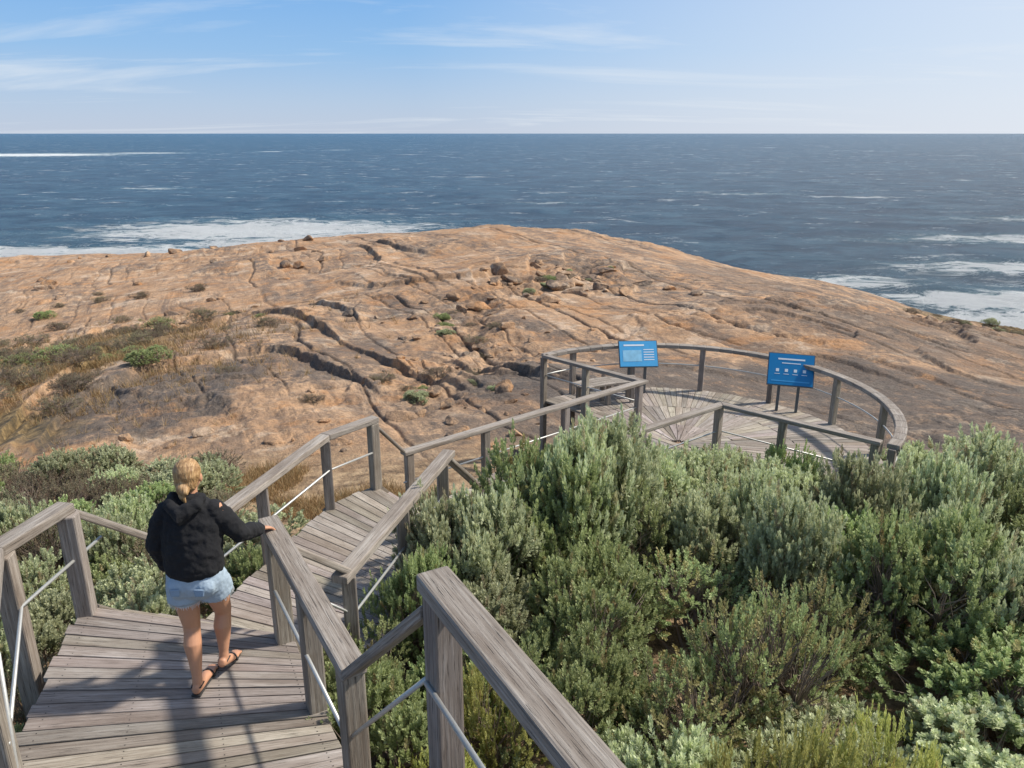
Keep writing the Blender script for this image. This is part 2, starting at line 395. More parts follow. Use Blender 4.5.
def tz(x,y,full=False):
    x=np.asarray(x,float);y=np.asarray(y,float)
    r=np.clip(np.hypot(x,y),.31,299); p=np.clip(np.arctan2(x,y),-.999,.999)
    fi=(p+1)/2*160; fj=(np.log(r)-lr[0])/(lr[1]-lr[0])
    i=np.clip(fi.astype(int),0,159); j=np.clip(fj.astype(int),0,358); a=fi-i; b=fj-j
    z=(tab[i,j]*(1-a)+tab[i+1,j]*a)*(1-b)+(tab[i,j+1]*(1-a)+tab[i+1,j+1]*a)*b
    rock,veg,gul,dk,big=masks(x,y)
    amp=sst(14,26,r)
    z=z+rock*amp*(.85*fbm(x/15,y/15,2,1)+.10*fbm(x/3.5,y/3.5,3,2))
    u=x*JD[1]-y*JD[0]; w=x*JD[0]+y*JD[1]
    wob=.09*fbm(x/1.6,y/1.6,5,5,.64)
    q=fbm(u/13,w/34,2,3)*4+w*.03+wob; fr=q-np.floor(q)
    on=sst(-.15,.2,fbm(x/16,y/16,2,6)+.12*sst(0,12,x))
    z=z+rock*amp*on*.34*(sst(.0,.06,fr)-fr)
    q=fbm(u/5+9,w/16,2,6)*3+wob*1.7; fr=q-np.floor(q)
    z=z+rock*.14*on*(sst(.0,.06,fr)-fr)
    z=z-rock*.16*joints(x,y)
    z=z-gul*(.25+.45*fbm(x/1.5,y/1.5,4,1,.6))*rock
    rough=.34+.66*np.clip(gul*1.6+sst(.10,.35,fbm(x/8,y/8,3,7)),0,1)
    z=z+.07*fbm(x/1.1,y/1.1,4,2)*(1-rock)+rock*rough*.16*fbm(x/.9,y/.9,4,3,.64)
    return z
nphi,nr=1300,860
ph=np.concatenate([np.linspace(-1.9,-.75,90)[:-1],np.linspace(-.75,.75,nphi-180),np.linspace(.75,1.9,92)[1:]])
rr=np.concatenate([np.exp(np.linspace(math.log(.4),math.log(14),160))[:-1],np.exp(np.linspace(math.log(14),math.log(100),620))[:-1],np.exp(np.linspace(math.log(100),math.log(230),111))])
PP,RR=np.meshgrid(ph,rr,indexing='ij'); X=RR*np.sin(PP);Y=RR*np.cos(PP)
Z=tz(X,Y)
def grid_mesh(name,X,Y,Z,attrs,mat):
    a,b=X.shape; me=bpy.data.meshes.new(name)
    me.vertices.add(a*b); me.vertices.foreach_set('co',np.stack([X,Y,Z],-1).astype(np.float32).ravel())
    i,j=np.meshgrid(np.arange(a-1),np.arange(b-1),indexing='ij'); v0=i*b+j
    F=np.stack([v0,v0+1,v0+b+1,v0+b],-1).reshape(-1,4)[:,::1]
    me.loops.add(F.size); me.loops.foreach_set('vertex_index',F.ravel().astype(np.int32))
    me.polygons.add(len(F)); me.polygons.foreach_set('loop_start',np.arange(0,F.size,4,dtype=np.int32))
    try: me.polygons.foreach_set('loop_total',np.full(len(F),4,dtype=np.int32))
    except Exception: pass
    me.update(calc_edges=True)
    me.polygons.foreach_set('use_smooth',np.ones(len(F),dtype=bool))
    for k,v in attrs.items():
        at=me.attributes.new(k,'FLOAT','POINT'); at.data.foreach_set('value',v.astype(np.float32).ravel())
    me.materials.append(mat); o=bpy.data.objects.new(name,me); link(o)
    me.flip_normals() if me.polygons[len(F)//2].normal.z<0 else None
    return o
m,nt,b,out=new_mat('granite')
pos=N(nt,'ShaderNodeTexCoord').outputs['Object']
rz=math.atan2(-JD[0],JD[1])
al=mapping(nt,pos,(1,1,1),(0,0,-rz))
st=mapping(nt,al,(.9,.12,.5))
n1=noise(nt,pos,.16,6,.65,.4); n2=noise(nt,pos,1.3,8,.74); n3=noise(nt,pos,14,3,.75); n4=noise(nt,st,1.0,8,.74,.6)
base=ramp(nt,n1,[(.32,(.36,.225,.13)),(.46,(.49,.31,.18)),(.58,(.58,.385,.235)),(.70,(.46,.33,.225))])
base=mix(nt,math_(nt,'MULTIPLY',ramp(nt,n2,[(.46,0.),(.58,1.)]),.60),base,(.29,.19,.12))
base=mix(nt,math_(nt,'MULTIPLY',ramp(nt,n4,[(.50,0.),(.60,1.)]),.68),base,(.16,.12,.093))
rust=noise(nt,pos,.45,6,.72); base=mix(nt,math_(nt,'MULTIPLY',ramp(nt,rust,[(.53,0.),(.61,1.)]),.5),base,(.54,.26,.09))
base=mix(nt,math_(nt,'MULTIPLY',ramp(nt,rust,[(.38,1.),(.45,0.)]),.65),base,(.64,.51,.38))
dk=attr(nt,'dark').outputs['Fac']
dno=noise(nt,pos,1.3,10,.80)
dkf=math_(nt,'MULTIPLY',dk,ramp(nt,dno,[(.43,0.),(.53,1.)]),True)
bgf=math_(nt,'MULTIPLY',attr(nt,'big').outputs['Fac'],ramp(nt,dno,[(.34,.15),(.48,1.)]),True)
dkf=math_(nt,'MAXIMUM',math_(nt,'MULTIPLY',dkf,.76),math_(nt,'MULTIPLY',bgf,.86))
base=mix(nt,dkf,base,mix(nt,n3,(.055,.05,.046),(.16,.14,.125)))
base=mix(nt,.35,base,ramp(nt,n3,[(.3,(.10,.08,.07)),(.55,(.5,.43,.36)),(.75,(.85,.8,.74))]),'OVERLAY')
vc=noise(nt,pos,2.2,7,.75); veg=ramp(nt,vc,[(.38,(.055,.045,.025)),(.49,(.17,.115,.05)),(.62,(.38,.26,.11))])
base=mix(nt,math_(nt,'MULTIPLY',attr(nt,'veg').outputs['Fac'],.95,True),base,veg)
sc=ramp(nt,vc,[(.36,(.12,.075,.04)),(.48,(.32,.21,.115)),(.62,(.54,.38,.22))])
base=mix(nt,attr(nt,'rock').outputs['Fac'],sc,base)
base=mix(nt,math_(nt,'MULTIPLY',attr(nt,'joint').outputs['Fac'],.8,True),base,(.06,.045,.035))
L(nt,base,b.inputs['Base Color']); b.inputs['Roughness'].default_value=.9
hh_=math_(nt,'ADD',math_(nt,'MULTIPLY',n2,.22),math_(nt,'ADD',math_(nt,'MULTIPLY',n4,.13),math_(nt,'MULTIPLY',n3,.012)))
bump(nt,hh_,b,1.0,1.0)
M_rock=m
rk,vg,gu,dkm,bgm=masks(X,Y)
ground=grid_mesh('rocky_headland',X,Y,Z,{'rock':rk,'veg':vg*rk,'dark':np.maximum(dkm,gu*.5),'big':bgm,'joint':joints(X,Y)*rk*(1-vg)},M_rock)
# ---------------------------------------------------------------- ocean
m,nt,b,out=new_mat('sea_water')
pos=N(nt,'ShaderNodeTexCoord').outputs['Object']
w1=noise(nt,mapping(nt,pos,(.06,.085,.05),(0,0,.4)),1,10,.80,.4); w2=noise(nt,mapping(nt,pos,(.35,.55,.3),(0,0,.5)),1,7,.78)
w3=noise(nt,mapping(nt,pos,(.006,.012,.01),(0,0,.3)),1,5,.65)
col=ramp(nt,w1,[(.42,(.005,.026,.058)),(.5,(.018,.068,.118)),(.58,(.08,.17,.23))])
col=mix(nt,.3,col,ramp(nt,w3,[(.38,(.008,.036,.075)),(.62,(.035,.10,.155))]))
fo=attr(nt,'foam').outputs['Fac']
fn=noise(nt,mapping(nt,pos,(.11,.17,.2),(0,0,.3)),1,10,.80,1.2)
ff=math_(nt,'ADD',fo,math_(nt,'MULTIPLY',math_(nt,'SUBTRACT',fn,.5),3.6))
ff=ramp(nt,ff,[(.34,0.),(.60,1.)]); ff=math_(nt,'MULTIPLY',ff,math_(nt,'MULTIPLY',fo,3,True))
cap=ramp(nt,noise(nt,mapping(nt,pos,(.055,.11,.1),(0,0,.35)),1,10,.82),[(.600,0.),(.63,.9)])
cap2=ramp(nt,noise(nt,mapping(nt,pos,(.014,.035,.1),(0,0,.2)),1,10,.80),[(.615,0.),(.65,.8)])
ff=math_(nt,'MAXIMUM',ff,math_(nt,'MAXIMUM',cap,cap2))
tq=mix(nt,math_(nt,'MULTIPLY',fo,.6,True),col,(.12,.30,.33))
col=mix(nt,ff,tq,(.85,.88,.88))
L(nt,col,b.inputs['Base Color'])
L(nt,math_(nt,'ADD',math_(nt,'MULTIPLY',ff,.5),.27),b.inputs['Roughness']); b.inputs['IOR'].default_value=1.33
bump(nt,math_(nt,'ADD',math_(nt,'MULTIPLY',w1,5.5),math_(nt,'MULTIPLY',w2,1.0)),b,1.0,1.0)
op=np.linspace(-math.pi,math.pi,721); orr=np.exp(np.linspace(math.log(20),math.log(40000),420))
OP,OR=np.meshgrid(op,orr,indexing='ij'); OX=OR*np.sin(OP); OY=OR*np.cos(OP)
foam=np.zeros_like(OX)
for (cx,cy,rx,ry,s) in ((-58,186,38,24,1.0),(-45,165,26,12,1.),(-75,150,18,9,1.),(-104,150,28,9,1.),(-125,140,22,8,1.),(-520,850,95,55,1.1),(-560,770,60,30,1.),(-425,930,50,20,.9),(-300,1000,25,10,.8),(-240,1100,22,10,.7),
    (110,170,32,8,.62),(88,132,22,8,.8),(66,104,14,8,1.0),(80,96,20,10,.95),(60,90,12,8,.9),(52,118,12,6,.7),(100,112,22,9,.75),(150,210,26,8,.6),(-8,128,20,7,.5),(10,260,14,4,.5),(90,300,18,5,.5),(-150,330,16,5,.5)):
    foam=np.maximum(foam,s*np.exp(-(((OX-cx)/rx)**2+((OY-cy)/ry)**2)))
foam[foam<.06]=0
grid_mesh('ocean',OX,OY,np.full_like(OX,-22.0)+.35*fbm(OX/9,OY/14,3,1)*(OR<400),{'foam':foam},m)
# ---------------------------------------------------------------- boulders
def boulders(name,items,seed,mat):
    rng=random.Random(seed); vs=[];fs=[]
    import bmesh
    bm=bmesh.new(); bmesh.ops.create_icosphere(bm,subdivisions=4,radius=1); bv=[v.co.copy() for v in bm.verts]; bf=[[v.index for v in f.verts] for f in bm.faces]; bm.free()
    from mathutils import noise as mn
    for (x,y,s) in items:
        z=float(tz(x,y)); o=V((rng.uniform(0,99),rng.uniform(0,99),rng.uniform(0,99)))
        sc=V((s*rng.uniform(.8,1.4),s*rng.uniform(.8,1.3),s*rng.uniform(.5,.85))); R=Matrix.Rotation(rng.uniform(0,6.28),3,'Z')@Matrix.Rotation(rng.uniform(-.3,.3),3,'X')
        planes=[(V((rng.gauss(0,1),rng.gauss(0,1),rng.gauss(0,1))).normalized(),rng.uniform(.42,.75)) for _ in range(12)]
        i0=len(vs)
        for p in bv:
            q=p.copy()
            for nrm,d in planes:
                e=q.dot(nrm)-d
                if e>0: q=q-nrm*e*.95
            q=q*(1.2+.16*mn.noise(p*1.5+o)+.06*mn.noise(p*5+o))
            q=R@V((q.x*sc.x,q.y*sc.y,q.z*sc.z)); vs.append((x+q.x,y+q.y,z+sc.z*.2+q.z))
        fs+=[[a+i0 for a in f] for f in bf]
    me=bpy.data.meshes.new(name); me.from_pydata(vs,[],fs); me.materials.append(mat)
    for p in me.polygons: p.use_smooth=True
    at=me.attributes.new('rock','FLOAT','POINT'); at.data.foreach_set('value',np.ones(len(vs),dtype=np.float32))
    dd=np.array([.9 if rng.random()<.4 else .1 for _ in items]).repeat(len(bv)); at=me.attributes.new('dark','FLOAT','POINT'); at.data.foreach_set('value',dd.astype(np.float32))
    return link(bpy.data.objects.new(name,me))
rg=random.Random(3); items=[]
for i in range(130):
    y=rg.uniform(18,48); gx=np.interp(y,GY,GX); s=rg.uniform(.05,.15)*(.6+y/50)*(2.0 if rg.random()<.2 else 1)
    items.append((gx+rg.gauss(0,1.8+y*.02),y,s))
for i in range(20): items.append((rg.gauss(3.5,3.5),rg.gauss(43,3.),rg.uniform(.2,.6)))
for i in range(22): items.append((rg.gauss(-18,4),rg.gauss(36,7),rg.uniform(.15,.5)))
for i in range(30): items.append((rg.uniform(-60,-14),rg.uniform(55,95),rg.uniform(.2,.7)))
for i in range(22): items.append((rg.uniform(22,36),rg.uniform(36,46),rg.uniform(.12,.45)))
for i in range(36): items.append((rg.uniform(-9,1),rg.uniform(13.5,18),rg.uniform(.04,.2)))
boulders('boulder_field',items,5,M_rock)
for i,it in enumerate([(-.2,19.3,.30),(-2.6,17.6,.36),(-1.6,18.4,.25),(1.7,37.5,.5),(-1.6,37,.5),(2.6,41,.6)]): boulders('boulder',[it],50+i,M_rock)
# ---------------------------------------------------------------- shrubs
def leaf_mat(name,ca,cb,cc,tr=.3):
    m,nt,b,out=new_mat(name)
    a=attr(nt,'Col').outputs['Color']
    sp=N(nt,'ShaderNodeSeparateColor'); L(nt,a,sp.inputs[0])
    oi=N(nt,'ShaderNodeObjectInfo').outputs['Random']
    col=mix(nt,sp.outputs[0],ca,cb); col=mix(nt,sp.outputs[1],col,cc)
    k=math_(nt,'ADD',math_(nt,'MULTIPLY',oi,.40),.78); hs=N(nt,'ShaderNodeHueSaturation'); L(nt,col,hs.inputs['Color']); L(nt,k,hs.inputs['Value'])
    L(nt,math_(nt,'ADD',math_(nt,'MULTIPLY',oi,.03),.485),hs.inputs['Hue'])
    col=hs.outputs[0]
    L(nt,col,b.inputs['Base Color']); b.inputs['Roughness'].default_value=.6
    t=N(nt,'ShaderNodeBsdfTranslucent'); L(nt,col,t.inputs[0]); ms=N(nt,'ShaderNodeMixShader'); ms.inputs[0].default_value=tr
    L(nt,b.outputs[0],ms.inputs[1]); L(nt,t.outputs[0],ms.inputs[2]); L(nt,ms.outputs[0],out.inputs[0]); return m
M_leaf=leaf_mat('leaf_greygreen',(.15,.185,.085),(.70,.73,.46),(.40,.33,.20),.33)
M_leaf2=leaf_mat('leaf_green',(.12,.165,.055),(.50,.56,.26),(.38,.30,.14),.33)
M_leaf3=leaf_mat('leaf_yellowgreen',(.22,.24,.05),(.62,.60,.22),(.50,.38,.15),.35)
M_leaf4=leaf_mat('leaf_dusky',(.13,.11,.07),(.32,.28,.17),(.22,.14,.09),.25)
M_twig=simple('twig_bark',(.22,.17,.135),.9,0,40,.4)
def make_shrub(name,seed,shoots,K,mat,llen=.042,lw=.0105,sl=.15,dead=.06,twigs=200,spread=42):
    rng=np.random.RandomState(seed); nl=9
    ang=rng.rand(nl)*6.28; rad=rng.rand(nl)**.6*.62
    C=np.stack([rad*np.cos(ang),rad*np.sin(ang),.42+.30*rng.rand(nl)-.25*rad],-1); R=.24+.16*rng.rand(nl)
    C=np.vstack([C,[0,0,.42]]); R=np.append(R,.46)
    pts=[];nr=[]
    while len(pts)<shoots:
        k=rng.randint(len(R)) if rng.rand()<.8 else nl
        d=rng.normal(size=3); d/=np.linalg.norm(d)
        if d[2]<-.45: continue
        p=C[k]+d*R[k]*(rng.uniform(.82,1.08) if rng.rand()<.8 else rng.uniform(.4,.85))
        dd=np.linalg.norm((p-C),axis=1)/R
        if (dd<.72).any() and rng.rand()<.85: continue
        g=vn(np.array(p[0]*4+seed*3.),np.array(p[1]*4+p[2]*3),seed%8)
        if g<.34: continue
        if p[2]<.05: continue
        pts.append(p); nr.append(d)
    P=np.array(pts); D=np.array(nr); S=len(P)
    ax=D*.65+np.array([0,0,.5])+rng.normal(size=(S,3))*.22; ax/=np.linalg.norm(ax,axis=1)[:,None]
    ref=np.tile([1.,0,0],(S,1)); e1=np.cross(ax,ref); e1/=np.linalg.norm(e1,axis=1)[:,None]; e2=np.cross(ax,e1)
    SL=sl*rng.uniform(.5,1.2,S)
    s=np.linspace(.08,1,K)[None,:]+rng.normal(size=(S,K))*.03; an=np.arange(K)[None,:]*2.4+rng.rand(S,1)*6.28
    tilt=np.radians(spread+18-(spread)*s**1.5)+rng.normal(size=(S,K))*.15
    rdir=e1[:,None,:]*np.cos(an)[...,None]+e2[:,None,:]*np.sin(an)[...,None]
    ld=ax[:,None,:]*np.cos(tilt)[...,None]+rdir*np.sin(tilt)[...,None]
    wd=np.cross(ld,rdir)+rng.normal(size=(S,K,3))*.15; wd/=np.linalg.norm(wd,axis=2)[...,None]+1e-9
    b0=P[:,None,:]+ax[:,None,:]*(s*SL[:,None])[...,None]
    ll=(llen*rng.uniform(.7,1.25,(S,K)))[...,None]; w=(lw*rng.uniform(.8,1.2,(S,K)))[...,None]
    up=np.cross(wd,ld)*ll*.06
    v=np.stack([b0,b0+ld*ll*.6+wd*w+up,b0+ld*ll,b0+ld*ll*.6-wd*w+up],2).reshape(-1,3)
    nL=S*K; F=np.arange(nL*4).reshape(-1,4)
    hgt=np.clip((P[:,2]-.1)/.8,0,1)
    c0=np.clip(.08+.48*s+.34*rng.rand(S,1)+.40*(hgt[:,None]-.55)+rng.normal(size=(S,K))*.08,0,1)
    dd_=(rng.rand(S,1)<dead)*rng.uniform(.5,1,(S,1))*np.ones((S,K))
    col=np.stack([c0,dd_,c0,np.ones_like(c0)],-1).reshape(-1,1,4).repeat(4,1).reshape(-1,4)
    tv=[];tf=[]; base=len(v)
    def seg(a,b,ra,rb):
        T=b-a; T/=np.linalg.norm(T)+1e-9; q=np.cross(T,[.3,.9,.2]); q/=np.linalg.norm(q); r=np.cross(T,q); i=base+len(tv)
        for c,rr_ in ((a,ra),(b,rb)):
            for k in range(4): tv.append(c+(q*math.cos(k*1.5708)+r*math.sin(k*1.5708))*rr_)
        for k in range(4): tf.append([i+k,i+(k+1)%4,i+4+(k+1)%4,i+4+k])
    for k in range(len(R)):
        mid=C[k]*.5+rng.normal(size=3)*.05; seg(np.array([0,0,-.25]),mid,.022,.015); seg(mid,C[k],.015,.009)
    idx=rng.choice(S,min(S,twigs),replace=False)
    for i in idx:
        k=np.argmin(np.linalg.norm(C-P[i],axis=1)); st=C[k]*.8+np.array([0,0,-.05]); md=(st+P[i])/2+rng.normal(size=3)*.04
        seg(st,md,.007,.005); seg(md,P[i],.005,.003); seg(P[i],P[i]+ax[i]*SL[i]*.9,.003,.0015)
    V_=np.vstack([v,np.array(tv)]); FF=F.tolist()+tf
    me=bpy.data.meshes.new(name); me.from_pydata(V_.tolist(),[],FF)
    cc=np.vstack([col,np.ones((len(tv),4))]); ca=me.color_attributes.new('Col','FLOAT_COLOR','POINT'); ca.data.foreach_set('color',cc.astype(np.float32).ravel())
    me.materials.append(mat); me.materials.append(M_twig)
    me.polygons.foreach_set('material_index',np.array([0]*len(F)+[1]*len(tf),dtype=np.int32))
    return me
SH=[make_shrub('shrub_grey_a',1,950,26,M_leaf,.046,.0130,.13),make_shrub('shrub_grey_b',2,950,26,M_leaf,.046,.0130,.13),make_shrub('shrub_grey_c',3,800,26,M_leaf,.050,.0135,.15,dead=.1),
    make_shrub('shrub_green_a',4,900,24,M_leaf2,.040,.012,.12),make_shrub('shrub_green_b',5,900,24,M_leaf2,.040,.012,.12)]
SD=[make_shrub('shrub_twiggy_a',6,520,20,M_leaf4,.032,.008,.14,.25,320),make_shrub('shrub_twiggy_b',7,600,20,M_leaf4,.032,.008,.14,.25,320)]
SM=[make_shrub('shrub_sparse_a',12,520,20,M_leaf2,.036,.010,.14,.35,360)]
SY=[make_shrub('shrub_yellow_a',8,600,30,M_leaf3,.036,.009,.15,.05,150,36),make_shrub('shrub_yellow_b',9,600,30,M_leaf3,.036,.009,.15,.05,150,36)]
def put(me,x,y,ground_z,rad,hgt,name='coastal_shrub'):
    o=bpy.data.objects.new(name,me); link(o); o.location=(x,y,ground_z); o.scale=(rad,rad*random.uniform(.9,1.1),hgt); o.rotation_euler=(random.uniform(-.08,.08),random.uniform(-.08,.08),random.uniform(0,6.28)); return o
from mathutils.geometry import intersect_point_line
polys=[AL+AR[::-1],BL+BR[::-1],WL+WR[::-1],[AL[0],AR[0],BR[0],BL[0]],[BL[-1],BR[-1],WR[0],WL[0]],[(-1.55,1.75),(-.12,2.42),(1.06,.45),(.2,-1),(-1.5,-1)],
   [(-1.55,1.75),(-.12,2.42),(-.62,3.02),(-2.3,2.1)],[arcpt(RAD,a0+(a1-a0)*i/16) for i in range(17)]]
def inside(p,x,y):
    c=False;j=len(p)-1
    for i in range(len(p)):
        if ((p[i][1]>y)!=(p[j][1]>y)) and (x<(p[j][0]-p[i][0])*(y-p[i][1])/(p[j][1]-p[i][1]+1e-12)+p[i][0]): c=not c
        j=i
    return c
def dist(x,y):
    best=9
    for p in polys:
        if inside(p,x,y): return -1
        for i in range(len(p)):
            a=V((*p[i-1][:2],0));b=V((*p[i][:2],0));q,t=intersect_point_line(V((x,y,0)),a,b); t=min(1,max(0,t)); best=min(best,(V((x,y,0))-a.lerp(b,t)).length)
    return best
placed=[]
rs_=random.Random(21)
def canopy(x,y):
    t=np.interp(y,[2,4.5,6.5,8.5,10.5,13],[-3.15,-3.2,-3.25,-3.45,-4.3,-5.2])
    return float(t)-.05*max(0,x-3)
for (x,y,r,top) in ((.8,3.1,.36,-3.22),(1.3,3.1,.40,-3.06),(1.8,3.15,.40,-3.05),(2.25,3.25,.36,-3.12),(-.15,4.15,.36,-3.40),(-.45,3.75,.3,-3.5)):
    g=float(tz(x,y)); put(rs_.choice(SY),x,y,g,r*1.2,(top-g)*1.02); placed.append((x,y,r))
tries=0
while tries<9000:
    tries+=1
    x=rs_.uniform(-1.2,10.5); y=rs_.uniform(1.6,11.3)
    if y>10.6 and x<5.5: continue
    d=dist(x,y)
    rad=rs_.uniform(.55,1.05)
    if d<rad*.62: 
        rad=d/.62
        if rad<.38: continue
    if y>x*.25+10.2 : continue
    if any((x-a)**2+(y-b_)**2<(.54*(rad+c))**2 for a,b_,c in placed): continue
    if y<2.6 and x<1.2: continue
    placed.append((x,y,rad))
    g=float(tz(x,y)); h=canopy(x,y)-g+rs_.uniform(-.62,.18); h*=min(1,.55+rad*.6)
    if y<3.9 and x>.5: h=min(h,.95)
    q=fbm(np.array(x/2.2+3),np.array(y/2.2),2,3)
    u=rs_.random()
    if abs(x-1.9)<.9 and abs(y-5.3)<1.0: me=SM[0]
    elif u<.06: me=SM[0]
    elif q>.2 or u>.82: me=rs_.choice(SH[3:])
    else: me=rs_.choice(SH[:3])
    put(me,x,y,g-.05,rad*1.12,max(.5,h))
for (x,y,r,top,k) in ((.15,7.55,.85,-3.22,3),(.95,8.15,.8,-3.25,0),(-.15,6.6,.75,-3.3,1),(.7,7.6,.7,-3.15,2),(1.7,8.6,.8,-3.75,2),(2.6,9.3,.8,-4.15,0),(3.6,9.1,.9,-4.15,1)):
    g=float(tz(x,y)); put(SH[k],x,y,g,r*1.15,(top-g)*1.05)
placed2=[]; tries=0
while tries<5000:
    tries+=1
    x=rs_.uniform(-12,-1.8); y=rs_.uniform(3.0,13.2)
    if x>-3.1 and y>7.6: continue
    if y>8.5 and x>-3.9-(y-8.5)*.35: continue
    d=dist(x,y); rad=rs_.uniform(.5,.9)
    if x>-3.7 and y<5: rad=.45
    if d<rad*.7: continue
    if any((x-a)**2+(y-b_)**2<(.54*(rad+c))**2 for a,b_,c in placed2): continue
    placed2.append((x,y,rad)); g=float(tz(x,y)); h=rs_.uniform(.65,1.1)*(1. if y<9 else .75)
    if x>-3.7: h=min(h,.8)
    u=rs_.random()
    pd=.45 if y>10 else .08
    me=rs_.choice(SD) if u<pd else (rs_.choice(SH[:3]) if u<.80 else rs_.choice(SH[3:]))
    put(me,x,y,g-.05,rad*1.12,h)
low=[]
for i in range(75): low.append((rs_.gauss(-18.5,3.8),rs_.gauss(28,6),rs_.uniform(.35,1.1),0))
for i in range(30): 
    y=rs_.uniform(19,48); low.append((float(np.interp(y,GY,GX))+rs_.gauss(0,1.2),y,rs_.uniform(.25,.6),1))
for i in range(10): low.append((rs_.uniform(-36,-18),rs_.uniform(42,56),rs_.uniform(.5,1.0),0))
for i in range(34): low.append((rs_.gauss(33,4),rs_.gauss(44,4),rs_.uniform(.5,1.0),1))
for i in range(16): low.append((rs_.uniform(7,11),rs_.uniform(10.5,12.5),rs_.uniform(.4,.7),1))
for (x,y,r,k) in low:
    me=rs_.choice(SD*4+SM*2+SH[3:4]) if k==0 else rs_.choice(SD*2+SH[1:4])
    put(me,x,y,float(tz(x,y))-.08,r,r*.6,'low_bush')
# dry grass tufts : one mesh
rng=np.random.RandomState(5)
gp=[]
for _ in range(12000):
    k=rng.rand()
    if k<.45: x=rng.uniform(-6.5,-1.2); y=rng.uniform(8.6,14)
    elif k<.85: x=rng.normal(-17,4.); y=rng.normal(24,6)
    else: x=rng.uniform(-12,-2); y=rng.uniform(3,13)
    if dist(x,y)<.08: continue
    if vn(np.array(x*.9),np.array(y*.9),3)<.45: continue
    gp.append((x,y))
gp=np.array(gp); gz=tz(gp[:,0],gp[:,1]); n=len(gp); Kb=9
bx=np.stack([gp[:,0],gp[:,1],gz-.02],-1)[:,None,:]+np.concatenate([rng.normal(size=(n,Kb,2))*.04,np.zeros((n,Kb,1))],-1)
sz=(.6+gp[:,1]/26.)[:,None,None]
dr=rng.normal(size=(n,Kb,3))*.45; dr[...,2]=1; hh=rng.uniform(.08,.22,(n,Kb,1))*sz
sd=rng.normal(size=(n,Kb,3)); sd[...,2]=0; sd/=np.linalg.norm(sd,axis=2)[...,None]; sd*=.005*sz
v=np.stack([bx-sd,bx+sd,bx+dr*hh+sd*.2,bx+dr*hh-sd*.2],2).reshape(-1,3)
me=bpy.data.meshes.new('dry_grass'); me.from_pydata(v.tolist(),[],np.arange(len(v)).reshape(-1,4).tolist())
cc=np.repeat(np.stack([rng.rand(n*Kb),(rng.rand(n*Kb)<.15)*.6,rng.rand(n*Kb),np.ones(n*Kb)],-1),4,axis=0); ca=me.color_attributes.new('Col','FLOAT_COLOR','POINT'); ca.data.foreach_set('color',cc.astype(np.float32).ravel())
me.materials.append(leaf_mat('dry_grass_blade',(.26,.16,.06),(.58,.41,.20),(.14,.16,.06),.2)); link(bpy.data.objects.new('dry_grass',me))

